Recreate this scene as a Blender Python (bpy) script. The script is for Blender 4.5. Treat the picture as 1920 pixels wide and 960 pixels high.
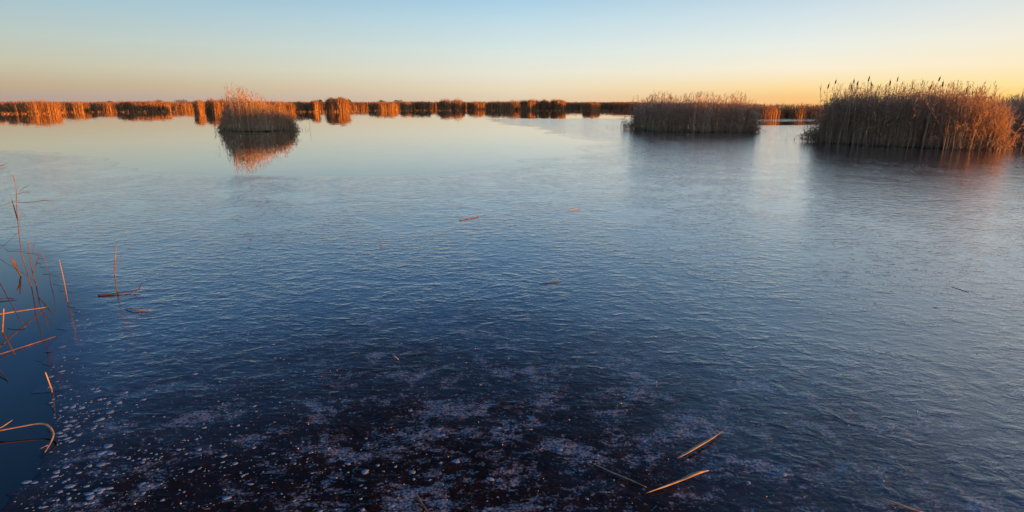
import bpy, bmesh, math, random
import numpy as np

sc = bpy.context.scene
for o in list(bpy.data.objects):
    bpy.data.objects.remove(o)
COL = sc.collection
R = math.radians

# ------------------------------------------------------------------ camera
CAM_H, PITCH, FPX = 1.6, 14.92, 1066.7          # metres, degrees, focal length in 1920-wide pixels
cam = bpy.data.cameras.new('camera')
cam.lens, cam.sensor_width = 20.0, 36.0
cam.clip_start, cam.clip_end = 0.05, 20000
cam_o = bpy.data.objects.new('camera', cam)
cam_o.location = (0, 0, CAM_H)
cam_o.rotation_euler = (R(90 - PITCH), 0, 0)
COL.objects.link(cam_o)
sc.camera = cam_o

# ------------------------------------------------------------------ world: dawn sky
SUN_AZ, SUN_EL = 110.0, 1.7                       # degrees clockwise from the view direction, above the horizon
sx, sy = math.sin(R(SUN_AZ)), math.cos(R(SUN_AZ))
world = bpy.data.worlds.new('World')
sc.world = world
world.use_nodes = True
nt = world.node_tree
for n in list(nt.nodes):
    nt.nodes.remove(n)


def lin(c):
    out = []
    for v in c:
        v /= 255.0
        out.append(v / 12.92 if v <= 0.04045 else ((v + 0.055) / 1.055) ** 2.4)
    return out + [1.0]


class NT:
    """tiny helper for node trees"""
    def __init__(s, tree): s.t = tree
    def n(s, kind, **kw):
        nd = s.t.nodes.new(kind)
        for k, v in kw.items(): setattr(nd, k, v)
        return nd
    def put(s, sock, v):
        if isinstance(v, bpy.types.NodeSocket): s.t.links.new(v, sock)
        else: sock.default_value = v
    def math(s, op, a, b=0.0, c=0.0, clamp=False):
        nd = s.n('ShaderNodeMath', operation=op, use_clamp=clamp)
        for i, v in enumerate((a, b, c)): s.put(nd.inputs[i], v)
        return nd.outputs[0]
    def vmath(s, op, a, b=(0, 0, 0), scale=None):
        nd = s.n('ShaderNodeVectorMath', operation=op)
        s.put(nd.inputs[0], a); s.put(nd.inputs[1], b)
        if scale is not None: s.put(nd.inputs['Scale'], scale)
        return nd.outputs['Value'] if op in ('DOT_PRODUCT', 'LENGTH', 'DISTANCE') else nd.outputs['Vector']
    def rng(s, v, a, b, c=0.0, d=1.0, smooth=False):
        nd = s.n('ShaderNodeMapRange', interpolation_type='SMOOTHSTEP' if smooth else 'LINEAR')
        for i, x in enumerate((v, a, b, c, d)): s.put(nd.inputs[i], x)
        return nd.outputs[0]
    def mix(s, f, a, b, blend='MIX'):
        nd = s.n('ShaderNodeMix', data_type='RGBA', blend_type=blend)
        s.put(nd.inputs['Factor'], f); s.put(nd.inputs['A'], a); s.put(nd.inputs['B'], b)
        return nd.outputs['Result'] if 'Result' in nd.outputs and False else nd.outputs[2]
    def noise(s, vec, scale, detail=2.0, rough=0.5, dist=0.0):
        nd = s.n('ShaderNodeTexNoise')
        s.put(nd.inputs['Vector'], vec)
        nd.inputs['Scale'].default_value = scale
        nd.inputs['Detail'].default_value = detail
        nd.inputs['Roughness'].default_value = rough
        nd.inputs['Distortion'].default_value = dist
        return nd.outputs['Fac']
    def ramp(s, f, stops):
        nd = s.n('ShaderNodeValToRGB')
        cr = nd.color_ramp
        while len(cr.elements) < len(stops): cr.elements.new(0.5)
        for e, (p, c) in zip(cr.elements, stops):
            e.position = p; e.color = c
        s.put(nd.inputs[0], f)
        return nd.outputs[0]


W = NT(nt)
tc = W.n('ShaderNodeTexCoord').outputs['Generated']
dirn = W.vmath('NORMALIZE', tc)
sep = W.n('ShaderNodeSeparateXYZ'); nt.links.new(dirn, sep.inputs[0])
elev = W.math('MAXIMUM', W.math('ARCSINE', sep.outputs[2]), 0.0)
pe = W.math('SQRT', W.math('DIVIDE', elev, math.pi / 2))
flat = W.vmath('NORMALIZE', W.vmath('MULTIPLY', dirn, (1, 1, 0)))
az = W.vmath('DOT_PRODUCT', flat, (sx, sy, 0))   # 1 towards the sun, -1 away from it
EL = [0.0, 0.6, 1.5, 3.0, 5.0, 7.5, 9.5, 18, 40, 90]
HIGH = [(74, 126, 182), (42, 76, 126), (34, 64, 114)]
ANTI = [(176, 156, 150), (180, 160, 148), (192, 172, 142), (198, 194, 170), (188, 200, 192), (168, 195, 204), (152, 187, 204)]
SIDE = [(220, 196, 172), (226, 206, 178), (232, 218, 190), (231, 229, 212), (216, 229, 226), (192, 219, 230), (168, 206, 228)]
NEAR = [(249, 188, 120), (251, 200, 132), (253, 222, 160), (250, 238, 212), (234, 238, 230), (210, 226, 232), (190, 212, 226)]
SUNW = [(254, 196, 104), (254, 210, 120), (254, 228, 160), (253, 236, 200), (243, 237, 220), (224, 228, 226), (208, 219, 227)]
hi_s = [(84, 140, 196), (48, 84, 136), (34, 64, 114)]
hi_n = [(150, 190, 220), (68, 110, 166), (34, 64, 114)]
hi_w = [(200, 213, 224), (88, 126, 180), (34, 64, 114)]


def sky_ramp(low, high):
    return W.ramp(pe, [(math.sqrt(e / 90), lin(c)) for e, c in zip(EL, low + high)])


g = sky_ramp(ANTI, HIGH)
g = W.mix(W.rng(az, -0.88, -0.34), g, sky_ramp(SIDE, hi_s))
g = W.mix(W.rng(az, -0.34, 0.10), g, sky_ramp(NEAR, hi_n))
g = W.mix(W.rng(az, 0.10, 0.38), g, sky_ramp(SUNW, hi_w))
sky = W.n('ShaderNodeTexSky', sky_type='NISHITA', sun_disc=False)
sky.sun_elevation, sky.sun_rotation = R(SUN_EL), R(SUN_AZ)
sky.air_density, sky.dust_density, sky.ozone_density = 1.0, 0.6, 2.0
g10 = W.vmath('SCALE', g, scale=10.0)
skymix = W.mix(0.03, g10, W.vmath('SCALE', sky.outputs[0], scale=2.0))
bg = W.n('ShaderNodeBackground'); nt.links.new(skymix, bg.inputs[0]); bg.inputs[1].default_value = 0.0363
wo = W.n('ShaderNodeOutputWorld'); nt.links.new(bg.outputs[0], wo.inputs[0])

# ------------------------------------------------------------------ sun
sun = bpy.data.lights.new('sun', 'SUN')
sun.energy, sun.angle, sun.color = 4.2, R(0.5), (1.0, 0.32, 0.010)
sun_o = bpy.data.objects.new('sun', sun)
sun_o.rotation_euler = (R(90 - SUN_EL), 0, R(180 - SUN_AZ))
COL.objects.link(sun_o)
sc.view_settings.view_transform = 'Standard'
sc.view_settings.look = 'None'
sc.view_settings.exposure = 1.5
sc.view_settings.gamma = 1.0

# ------------------------------------------------------------------ pixel helpers
cp, sp = math.cos(R(PITCH)), math.sin(R(PITCH))


def ray(u, v):
    a, b = (u - 960) / FPX, (480 - v) / FPX
    return np.array([a, cp + b * sp, -sp + b * cp])


def P(u, v, z=0.0):
    """where the ray of a pixel meets the level z"""
    d = ray(u, v); t = (z - CAM_H) / d[2]
    return np.array([0, 0, CAM_H]) + d * t


def AT(u, v, Y):
    """where the ray of a pixel is Y metres in front of the camera"""
    d = ray(u, v); return np.array([0, 0, CAM_H]) + d * (Y / d[1])


# ------------------------------------------------------------------ object helpers
def finish(o, label=None, cat=None, group=None, kind=None, parent=None):
    if label: o['label'] = label
    if cat: o['category'] = cat
    if group: o['group'] = group
    if kind: o['kind'] = kind
    if parent is not None:
        o.parent = parent
        o.matrix_parent_inverse.identity()
    return o


def empty(name, loc, **kw):
    o = bpy.data.objects.new(name, None)
    o.location = loc; o.empty_display_size = 0.2
    COL.objects.link(o)
    return finish(o, **kw)


def np_mesh(name, verts, faces, mat, attrs=None, smooth=False, origin=None, **kw):
    """faces: list of (n,k) int arrays"""
    verts = np.asarray(verts, dtype=np.float32).reshape(-1, 3)
    if origin is not None: verts = verts - np.asarray(origin, dtype=np.float32)
    me = bpy.data.meshes.new(name)
    me.vertices.add(len(verts)); me.vertices.foreach_set('co', verts.ravel())
    idx = np.concatenate([np.asarray(f, dtype=np.int32).ravel() for f in faces])
    tot = np.concatenate([np.full(len(f), np.asarray(f).shape[1], dtype=np.int32) for f in faces])
    st = np.concatenate([[0], np.cumsum(tot)[:-1]]).astype(np.int32)
    me.loops.add(len(idx)); me.loops.foreach_set('vertex_index', idx)
    me.polygons.add(len(tot)); me.polygons.foreach_set('loop_start', st); me.polygons.foreach_set('loop_total', tot)
    if smooth: me.polygons.foreach_set('use_smooth', np.ones(len(tot), dtype=bool))
    for k, a in (attrs or {}).items():
        at = me.attributes.new(k, 'FLOAT', 'POINT'); at.data.foreach_set('value', np.asarray(a, dtype=np.float32).ravel())
    me.update(calc_edges=True)
    me.materials.append(mat)
    o = bpy.data.objects.new(name, me)
    COL.objects.link(o)
    return finish(o, **kw)


# ------------------------------------------------------------------ materials
def new_mat(name):
    m = bpy.data.materials.new(name); m.use_nodes = True
    t = NT(m.node_tree)
    b = m.node_tree.nodes['Principled BSDF']
    return m, t, b


def plant_mat(name, dark, mid, pale, transl=0.25, rough=0.6, grain=40.0):
    m, t, b = new_mat(name)
    at = t.n('ShaderNodeAttribute', attribute_name='tint').outputs['Fac']
    pos = t.n('ShaderNodeNewGeometry').outputs['Position']
    nz = t.noise(t.vmath('MULTIPLY', pos, (1, 1, 0.15)), grain, 3.0)
    f = t.math('ADD', t.math('MULTIPLY', at, 0.8), t.math('MULTIPLY', t.math('SUBTRACT', nz, 0.4), 0.7), clamp=True)
    c = t.ramp(f, [(0.0, dark + (1,)), (0.5, mid + (1,)), (1.0, pale + (1,))])
    t.put(b.inputs['Base Color'], c)
    b.inputs['Roughness'].default_value = rough
    b.inputs['Specular IOR Level'].default_value = 0.25
    if transl:
        tr = t.n('ShaderNodeBsdfTranslucent'); t.put(tr.inputs[0], c)
        mx = t.n('ShaderNodeMixShader'); mx.inputs[0].default_value = transl
        out = m.node_tree.nodes['Material Output']
        t.t.links.new(b.outputs[0], mx.inputs[1]); t.t.links.new(tr.outputs[0], mx.inputs[2])
        t.t.links.new(mx.outputs[0], out.inputs[0])
    return m


M_STEM = plant_mat('reed_stem', (0.30, 0.20, 0.125), (0.50, 0.345, 0.225), (0.68, 0.52, 0.36), 0.05, 0.55)
M_LEAF = plant_mat('reed_leaf', (0.34, 0.22, 0.135), (0.54, 0.37, 0.235), (0.70, 0.53, 0.36), 0.36)
M_PLUME = plant_mat('reed_plume', (0.20, 0.13, 0.09), (0.40, 0.28, 0.19), (0.58, 0.44, 0.31), 0.34, 0.9)
M_LITTER = plant_mat('reed_litter', (0.09, 0.07, 0.05), (0.25, 0.19, 0.125), (0.50, 0.40, 0.27), 0.05, 0.8)
M_CATTAIL = plant_mat('cattail_felt', (0.05, 0.025, 0.015), (0.08, 0.04, 0.022), (0.13, 0.07, 0.04), 0.0, 0.95)
M_LIFT_STRAW = plant_mat('lifted_stem', (0.22, 0.145, 0.09), (0.62, 0.44, 0.29), (0.85, 0.67, 0.47), 0.05, 0.55)  # stem colour raised, extra light for shaded clumps put into it
M_LIFT_STRAW_LEAF = plant_mat('lifted_leaf', (0.28, 0.18, 0.115), (0.68, 0.48, 0.32), (0.86, 0.68, 0.48), 0.4)  # leaf colour raised as well, lightening the shaded flat-topped clump
M_TAN_LEAF = plant_mat('tan_leaf', (0.30, 0.20, 0.13), (0.60, 0.43, 0.29), (0.80, 0.64, 0.47), 0.38)
M_BELT = plant_mat('far_reed_mass', (0.16, 0.09, 0.05), (0.33, 0.19, 0.10), (0.46, 0.29, 0.15), 0.2)  # far reeds darkened: the belt's shade is put into the colour
M_FAR = plant_mat('rusty_stem', (0.25, 0.135, 0.07), (0.44, 0.25, 0.12), (0.57, 0.37, 0.19), 0.1)
M_FAR_LEAF = plant_mat('rusty_leaf', (0.27, 0.145, 0.07), (0.46, 0.26, 0.12), (0.60, 0.39, 0.19), 0.25)
M_RUST_PLUME = plant_mat('rusty_plume', (0.18, 0.10, 0.05), (0.34, 0.21, 0.10), (0.48, 0.32, 0.17), 0.3, 0.9)
M_TREE = plant_mat('bare_tree', (0.05, 0.035, 0.03), (0.08, 0.055, 0.04), (0.12, 0.085, 0.06), 0.0, 0.9)
M_NEAR = plant_mat('broken_reed', (0.05, 0.030, 0.018), (0.17, 0.105, 0.06), (0.40, 0.285, 0.16), 0.08, 0.5, 25.0)
M_DRY = plant_mat('dry_blade', (0.20, 0.15, 0.10), (0.42, 0.32, 0.21), (0.60, 0.49, 0.34), 0.12, 0.6, 60.0)
M_WET = plant_mat('wet_reed', (0.03, 0.02, 0.015), (0.07, 0.045, 0.03), (0.14, 0.09, 0.06), 0.0, 0.4, 30.0)


def height_group():
    """frozen ripples: height in metres over a point of the ice"""
    gt = bpy.data.node_groups.new('ice_relief', 'ShaderNodeTree')
    gt.interface.new_socket('Vector', in_out='INPUT', socket_type='NodeSocketVector')
    gt.interface.new_socket('Height', in_out='OUTPUT', socket_type='NodeSocketFloat')
    t = NT(gt)
    gi = t.n('NodeGroupInput'); go = t.n('NodeGroupOutput')
    v = gi.outputs[0]
    plate = t.rng(t.noise(v, 0.9, 3.0, 0.55, 0.8), 0.34, 0.56, 0.62, 1.0, True)      # smooth plates between rough ones
    a = t.noise(t.vmath('MULTIPLY', v, (0.8, 1.25, 1)), 7.5, 3.0, 0.5, 0.45)
    ridge = t.math('ABSOLUTE', t.math('SUBTRACT', a, 0.5))
    c = t.noise(t.vmath('MULTIPLY', v, (0.75, 1.3, 1)), 18.0, 2.0, 0.5, 0.5)
    e = t.noise(t.vmath('MULTIPLY', v, (0.6, 1.3, 1)), 46.0, 2.0, 0.55, 0.4)
    d = t.noise(v, 1.6, 2.0, 0.5)
    h = t.math('ADD', t.math('MULTIPLY', a, 0.0085), t.math('MULTIPLY', ridge, 0.0042))
    h = t.math('ADD', h, t.math('ADD', t.math('MULTIPLY', c, 0.0036), t.math('MULTIPLY', e, 0.0013)))
    h = t.math('MULTIPLY', h, plate)
    h = t.math('ADD', h, t.math('MULTIPLY', d, 0.003))
    t.put(go.inputs[0], h)
    return gt


def slope_normal(t, gt, pos, strength, eps=0.004):
    def H(v):
        nd = t.n('ShaderNodeGroup'); nd.node_tree = gt; t.put(nd.inputs[0], v); return nd.outputs[0]
    h0 = H(pos)
    hx, hy = H(t.vmath('ADD', pos, (eps, 0, 0))), H(t.vmath('ADD', pos, (0, eps, 0)))
    k = t.math('MULTIPLY', strength, -1.0 / eps)
    cx = t.n('ShaderNodeCombineXYZ')
    t.put(cx.inputs[0], t.math('MULTIPLY', t.math('SUBTRACT', hx, h0), k))
    t.put(cx.inputs[1], t.math('MULTIPLY', t.math('SUBTRACT', hy, h0), k))
    cx.inputs[2].default_value = 1.0
    return t.vmath('NORMALIZE', cx.outputs[0]), h0


def ice_mat():
    m, t, b = new_mat('lake_ice')
    pos = t.n('ShaderNodeNewGeometry').outputs['Position']
    edge = t.n('ShaderNodeAttribute', attribute_name='edge').outputs['Fac']
    ed = t.rng(edge, 0.0, 1.0, 0.22, 1.0, True)
    nrm, h = slope_normal(t, height_group(), pos, ed)
    t.put(b.inputs['Normal'], nrm)
    # air bubbles and frost caught in the ice over the shallows near the bank
    d = t.math('ADD', t.vmath('DISTANCE', pos, (0.0, 1.9, 0)), t.math('MULTIPLY', t.math('SUBTRACT', t.noise(pos, 1.1, 4.0, 0.6), 0.5), 2.2))
    shallow = t.rng(d, 0.5, 4.6, 1.0, 0.0, True)
    dd = t.math('ADD', t.vmath('LENGTH', t.vmath('MULTIPLY', t.vmath('ADD', pos, (0.55, -1.6, 0)), (1.0, 0.95, 1))), t.math('MULTIPLY', t.math('SUBTRACT', t.noise(pos, 1.3, 4.0, 0.6), 0.5), 2.0))
    dark_brown = t.rng(dd, 0.5, 3.4, 1.0, 0.0, True)  # brown water under the ice, with its sky reflection painted weaker
    big = t.noise(t.vmath('MULTIPLY', pos, (0.8, 1.15, 1)), 4.2, 6.0, 0.68, 0.5)
    fine = t.noise(pos, 75.0, 3.0, 0.7)
    mid = t.noise(t.vmath('MULTIPLY', pos, (0.8, 1.5, 1)), 19.0, 4.0, 0.68, 0.4)
    grit = t.noise(pos, 80.0, 4.0, 0.7)
    lo = t.rng(shallow, 0, 1, 0.575, 0.495)
    patch = t.rng(t.math('ADD', t.math('ADD', t.math('MULTIPLY', big, 0.50), t.math('MULTIPLY', mid, 0.28)), t.math('MULTIPLY', grit, 0.22)), lo, t.math('ADD', lo, 0.075), 0, 1, True)
    patch = t.math('MULTIPLY', patch, t.rng(fine, 0.38, 0.60, 0.08, 1.0))
    crumbs = t.math('MULTIPLY', t.rng(t.noise(pos, 34.0, 3.0, 0.6), 0.60, 0.70, 0, 1, True), t.math('MULTIPLY', shallow, 0.55))
    dust = t.math('MULTIPLY', t.rng(t.noise(t.vmath('MULTIPLY', pos, (0.8, 1.2, 1)), 9.0, 5.0, 0.72, 0.3), 0.60, 0.70, 0, 1, True), t.rng(t.noise(pos, 0.7, 3.0, 0.5), 0.42, 0.60, 0.05, 0.35, True))
    frost = t.math('MAXIMUM', t.math('MAXIMUM', patch, crumbs), t.math('MULTIPLY', dust, ed))
    deep = t.mix(dark_brown, (0.032, 0.046, 0.072, 1), (0.018, 0.010, 0.008, 1))
    col = t.mix(frost, deep, (0.30, 0.335, 0.41, 1))
    t.put(b.inputs['Base Color'], col)
    t.put(b.inputs['Roughness'], t.math('ADD', t.math('ADD', t.math('MULTIPLY', ed, 0.09), 0.03), t.math('MULTIPLY', frost, 0.4)))
    b.inputs['IOR'].default_value = 1.34
    t.put(b.inputs['Specular IOR Level'], t.rng(dark_brown, 0.0, 1.0, 0.5, 0.08))
    t.put(b.inputs['Coat Weight'], t.math('MULTIPLY', t.rng(dark_brown, 0.0, 0.9, 1.0, 0.0), t.rng(edge, 0.0, 0.8, 0.30, 1.0)))
    b.inputs['Coat IOR'].default_value = 1.5
    b.inputs['Coat Roughness'].default_value = 0.09
    t.put(b.inputs['Coat Normal'], nrm)
    return m


def water_mat():
    m, t, b = new_mat('lake_water')
    pos = t.n('ShaderNodeNewGeometry').outputs['Position']
    nz = t.n('ShaderNodeTexNoise'); t.put(nz.inputs['Vector'], t.vmath('MULTIPLY', pos, (1, 0.6, 1)))
    nz.inputs['Scale'].default_value = 1.7; nz.inputs['Detail'].default_value = 3
    v = t.vmath('MULTIPLY', t.vmath('SUBTRACT', nz.outputs['Color'], (0.5, 0.5, 0.5)), (0.010, 0.010, 0))
    t.put(b.inputs['Normal'], t.vmath('NORMALIZE', t.vmath('ADD', v, (0, 0, 1))))
    b.inputs['Base Color'].default_value = (0.006, 0.008, 0.011, 1)
    b.inputs['Roughness'].default_value = 0.02
    b.inputs['IOR'].default_value = 1.333
    b.inputs['Coat Weight'].default_value = 0.5
    b.inputs['Coat IOR'].default_value = 1.333
    b.inputs['Coat Roughness'].default_value = 0.02
    t.put(b.inputs['Coat Normal'], b.inputs['Normal'].links[0].from_socket)
    return m


def plain_mat(name, c, rough, spec=0.5):
    m, t, b = new_mat(name)
    pos = t.n('ShaderNodeNewGeometry').outputs['Position']
    nz = t.noise(pos, 30.0, 4.0, 0.6)
    t.put(b.inputs['Base Color'], t.mix(nz, tuple(x * 0.6 for x in c) + (1,), tuple(min(1, x * 1.35) for x in c) + (1,)))
    b.inputs['Roughness'].default_value = rough
    b.inputs['Specular IOR Level'].default_value = spec
    return m


M_ICE, M_WATER = ice_mat(), water_mat()
M_FLAKE = plain_mat('white_ice', (0.17, 0.28, 0.42), 0.9, 0.15)
M_MUD_SHADE = plain_mat('mud_and_shade', (0.030, 0.022, 0.016), 0.9, 0.2)  # hummock mud, its dark tone also painting the shaded gap at the waterline

# ------------------------------------------------------------------ the setting: lake water and ice
S = 9000.0
np_mesh('lake_water', [(-S, -S, 0), (S, -S, 0), (S, S, 0), (-S, S, 0)], [np.array([[0, 1, 2, 3]])], M_WATER, kind='structure')

POOL = [(-700, 262), (-300, 276), (0, 283), (70, 285), (130, 289), (180, 297), (230, 309), (300, 320), (380, 324), (480, 325), (600, 325),
        (720, 326), (830, 322), (930, 312), (1010, 300), (1088, 286), (1112, 271), (1080, 262), (1040, 251), (1000, 241), (950, 232),
        (900, 223.0), (1000, 222.4), (1190, 222), (1400, 221), (1800, 221), (2600, 221), (3200, 200), (-1400, 200)]
SHOREPOOL = [(-500, 420), (-150, 448), (0, 462), (50, 474), (100, 520), (138, 570), (128, 620), (96, 680), (88, 735), (104, 790), (96, 838),
             (60, 868), (34, 908), (18, 960), (-10, 1100), (-400, 1500), (-1800, 1100)]
SLOT = [(1380, 228.5), (1545, 228), (1545, 233), (1480, 235), (1380, 234.5)]
PATCH = [(1145, 217.6), (1165, 216.2), (1215, 216), (1215, 218), (1165, 218.4)]


def sdf(poly, pts):
    """signed distance on the lake, negative inside"""
    a = np.array([P(u, v)[:2] for u, v in poly]); b = np.roll(a, -1, axis=0)
    best = np.full(len(pts), 1e18); inside = np.zeros(len(pts), dtype=bool)
    for p, q in zip(a, b):
        e = q - p; w = pts - p
        t = np.clip((w @ e) / (e @ e), 0, 1)
        best = np.minimum(best, ((w - t[:, None] * e) ** 2).sum(1))
        c = (p[1] > pts[:, 1]) != (q[1] > pts[:, 1])
        xi = (q[0] - p[0]) * (pts[:, 1] - p[1]) / (q[1] - p[1] + 1e-12) + p[0]
        inside ^= c & (pts[:, 0] < xi)
    d = np.sqrt(best)
    return np.where(inside, -d, d)


def vnoise(x, y, seed=0):
    """smooth value noise"""
    rs = np.random.RandomState(seed); tab = rs.rand(256, 256)
    xi, yi = np.floor(x).astype(int), np.floor(y).astype(int)
    fx, fy = x - xi, y - yi
    fx, fy = fx * fx * (3 - 2 * fx), fy * fy * (3 - 2 * fy)
    g_ = lambda i, j: tab[(xi + i) % 256, (yi + j) % 256]
    return (g_(0, 0) * (1 - fx) + g_(1, 0) * fx) * (1 - fy) + (g_(0, 1) * (1 - fx) + g_(1, 1) * fx) * fy - 0.5


ICE_Z = 0.002


def build_ice():
    ys = np.concatenate([np.linspace(-8, 1.4, 24)[:-1], 1.4 * (120 / 1.4) ** np.linspace(0, 1, 330)])
    s = np.linspace(-1, 1, 300)
    s = s * 0.75 + 0.25 * s ** 3
    half = np.maximum(9.0, 1.25 * ys + 7)
    X = s[None, :] * half[:, None]; Y = np.repeat(ys[:, None], len(s), 1)
    pts = np.stack([X.ravel(), Y.ravel()], 1)
    dist = np.maximum(np.hypot(pts[:, 0], pts[:, 1]), 1.5)
    wob = lambda k, sd: vnoise(pts[:, 0] * k + 50, pts[:, 1] * k + 50, sd)
    n1 = wob(0.35, 1) * 1.3 + wob(1.1, 2) * 0.8 + wob(3.1, 5) * 0.35
    n2 = wob(5, 3) * 0.10 + wob(14, 4) * 0.06
    d = np.minimum(sdf(POOL, pts) + n1 * np.clip(dist / 22, 0, 1.6), sdf(SHOREPOOL, pts) + n2 * 1.6)
    d = np.minimum(d, sdf(SLOT, pts) + n1 * 0.4)
    d = np.maximum(d, -sdf(PATCH, pts))
    edge = np.clip(d / (0.020 * dist ** 1.33 + 0.25), 0, 1)
    N = len(s)
    V = [tuple(p) + (ICE_Z,) for p in pts]; E_ = list(edge); F3 = []; F4 = []
    pos = d > 0
    cut = {}; low = {}

    def cross(i, j):
        k = (min(i, j), max(i, j))
        if k not in cut:
            t = d[i] / (d[i] - d[j]); p = pts[i] + (pts[j] - pts[i]) * t
            cut[k] = len(V); V.append((p[0], p[1], ICE_Z)); E_.append(0.0)
        return cut[k]
    for r in range(len(ys) - 1):
        for c in range(N - 1):
            q = (r * N + c, r * N + c + 1, (r + 1) * N + c + 1, (r + 1) * N + c)
            k = sum(pos[i] for i in q)
            if k == 4: F4.append(q)
            elif k:
                for tri in ((q[0], q[1], q[2]), (q[0], q[2], q[3])):
                    poly = []
                    for a, b in zip(tri, tri[1:] + tri[:1]):
                        if pos[a]: poly.append(a)
                        if pos[a] != pos[b]: poly.append(cross(a, b))
                    rim = [i for i in poly if i >= len(pts)]
                    if len(rim) == 2:                                  # rim of the sheet, turned down into the water
                        for i in rim:
                            if i not in low:
                                low[i] = len(V); V.append((V[i][0], V[i][1], -0.01)); E_.append(0.0)
                        F4.append((rim[0], rim[1], low[rim[1]], low[rim[0]]))
                    if len(poly) == 3: F3.append(poly)
                    elif len(poly) == 4: F4.append(poly)
    used = np.zeros(len(V), dtype=bool)
    for f in (F3, F4):
        if f: used[np.array(f).ravel()] = True
    mp = np.cumsum(used) - 1
    V = np.array(V)[used]; E_ = np.array(E_)[used]
    fs = [mp[np.array(f)] for f in (F3, F4) if f]
    return np_mesh('ice_sheet', V, fs, M_ICE, {'edge': E_}, kind='structure')


ICE = build_ice()


# ------------------------------------------------------------------ reed building blocks
def unit(a):
    return a / np.maximum(np.linalg.norm(a, axis=-1, keepdims=True), 1e-9)


def ribbons(pts, width, side):
    """pts (N,K,3), width (N,K), side (N,3) -> verts, quads"""
    N, K, _ = pts.shape
    off = side[:, None, :] * (width[:, :, None] * 0.5)
    v = np.stack([pts - off, pts + off], 2).reshape(-1, 3)
    i = np.arange(N)[:, None] * K * 2 + np.arange(K - 1)[None, :] * 2
    q = np.stack([i, i + 1, i + 3, i + 2], -1).reshape(-1, 4)
    return v, q, np.repeat(np.arange(N), K * 2)


def tubes(pts, rad, sides=3):
    N, K, _ = pts.shape
    a = np.arange(sides) / sides * 2 * math.pi
    ring = np.stack([np.cos(a), np.sin(a), 0 * a], -1)
    v = (pts[:, :, None, :] + ring[None, None] * rad[:, :, None, None]).reshape(-1, 3)
    base = (np.arange(N)[:, None] * K + np.arange(K - 1)[None, :]) * sides
    q = []
    for k in range(sides):
        k2 = (k + 1) % sides
        q.append(np.stack([base + k, base + k2, base + sides + k2, base + sides + k], -1).reshape(-1, 4))
    return v, np.concatenate(q), np.repeat(np.arange(N), K * sides)


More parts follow.
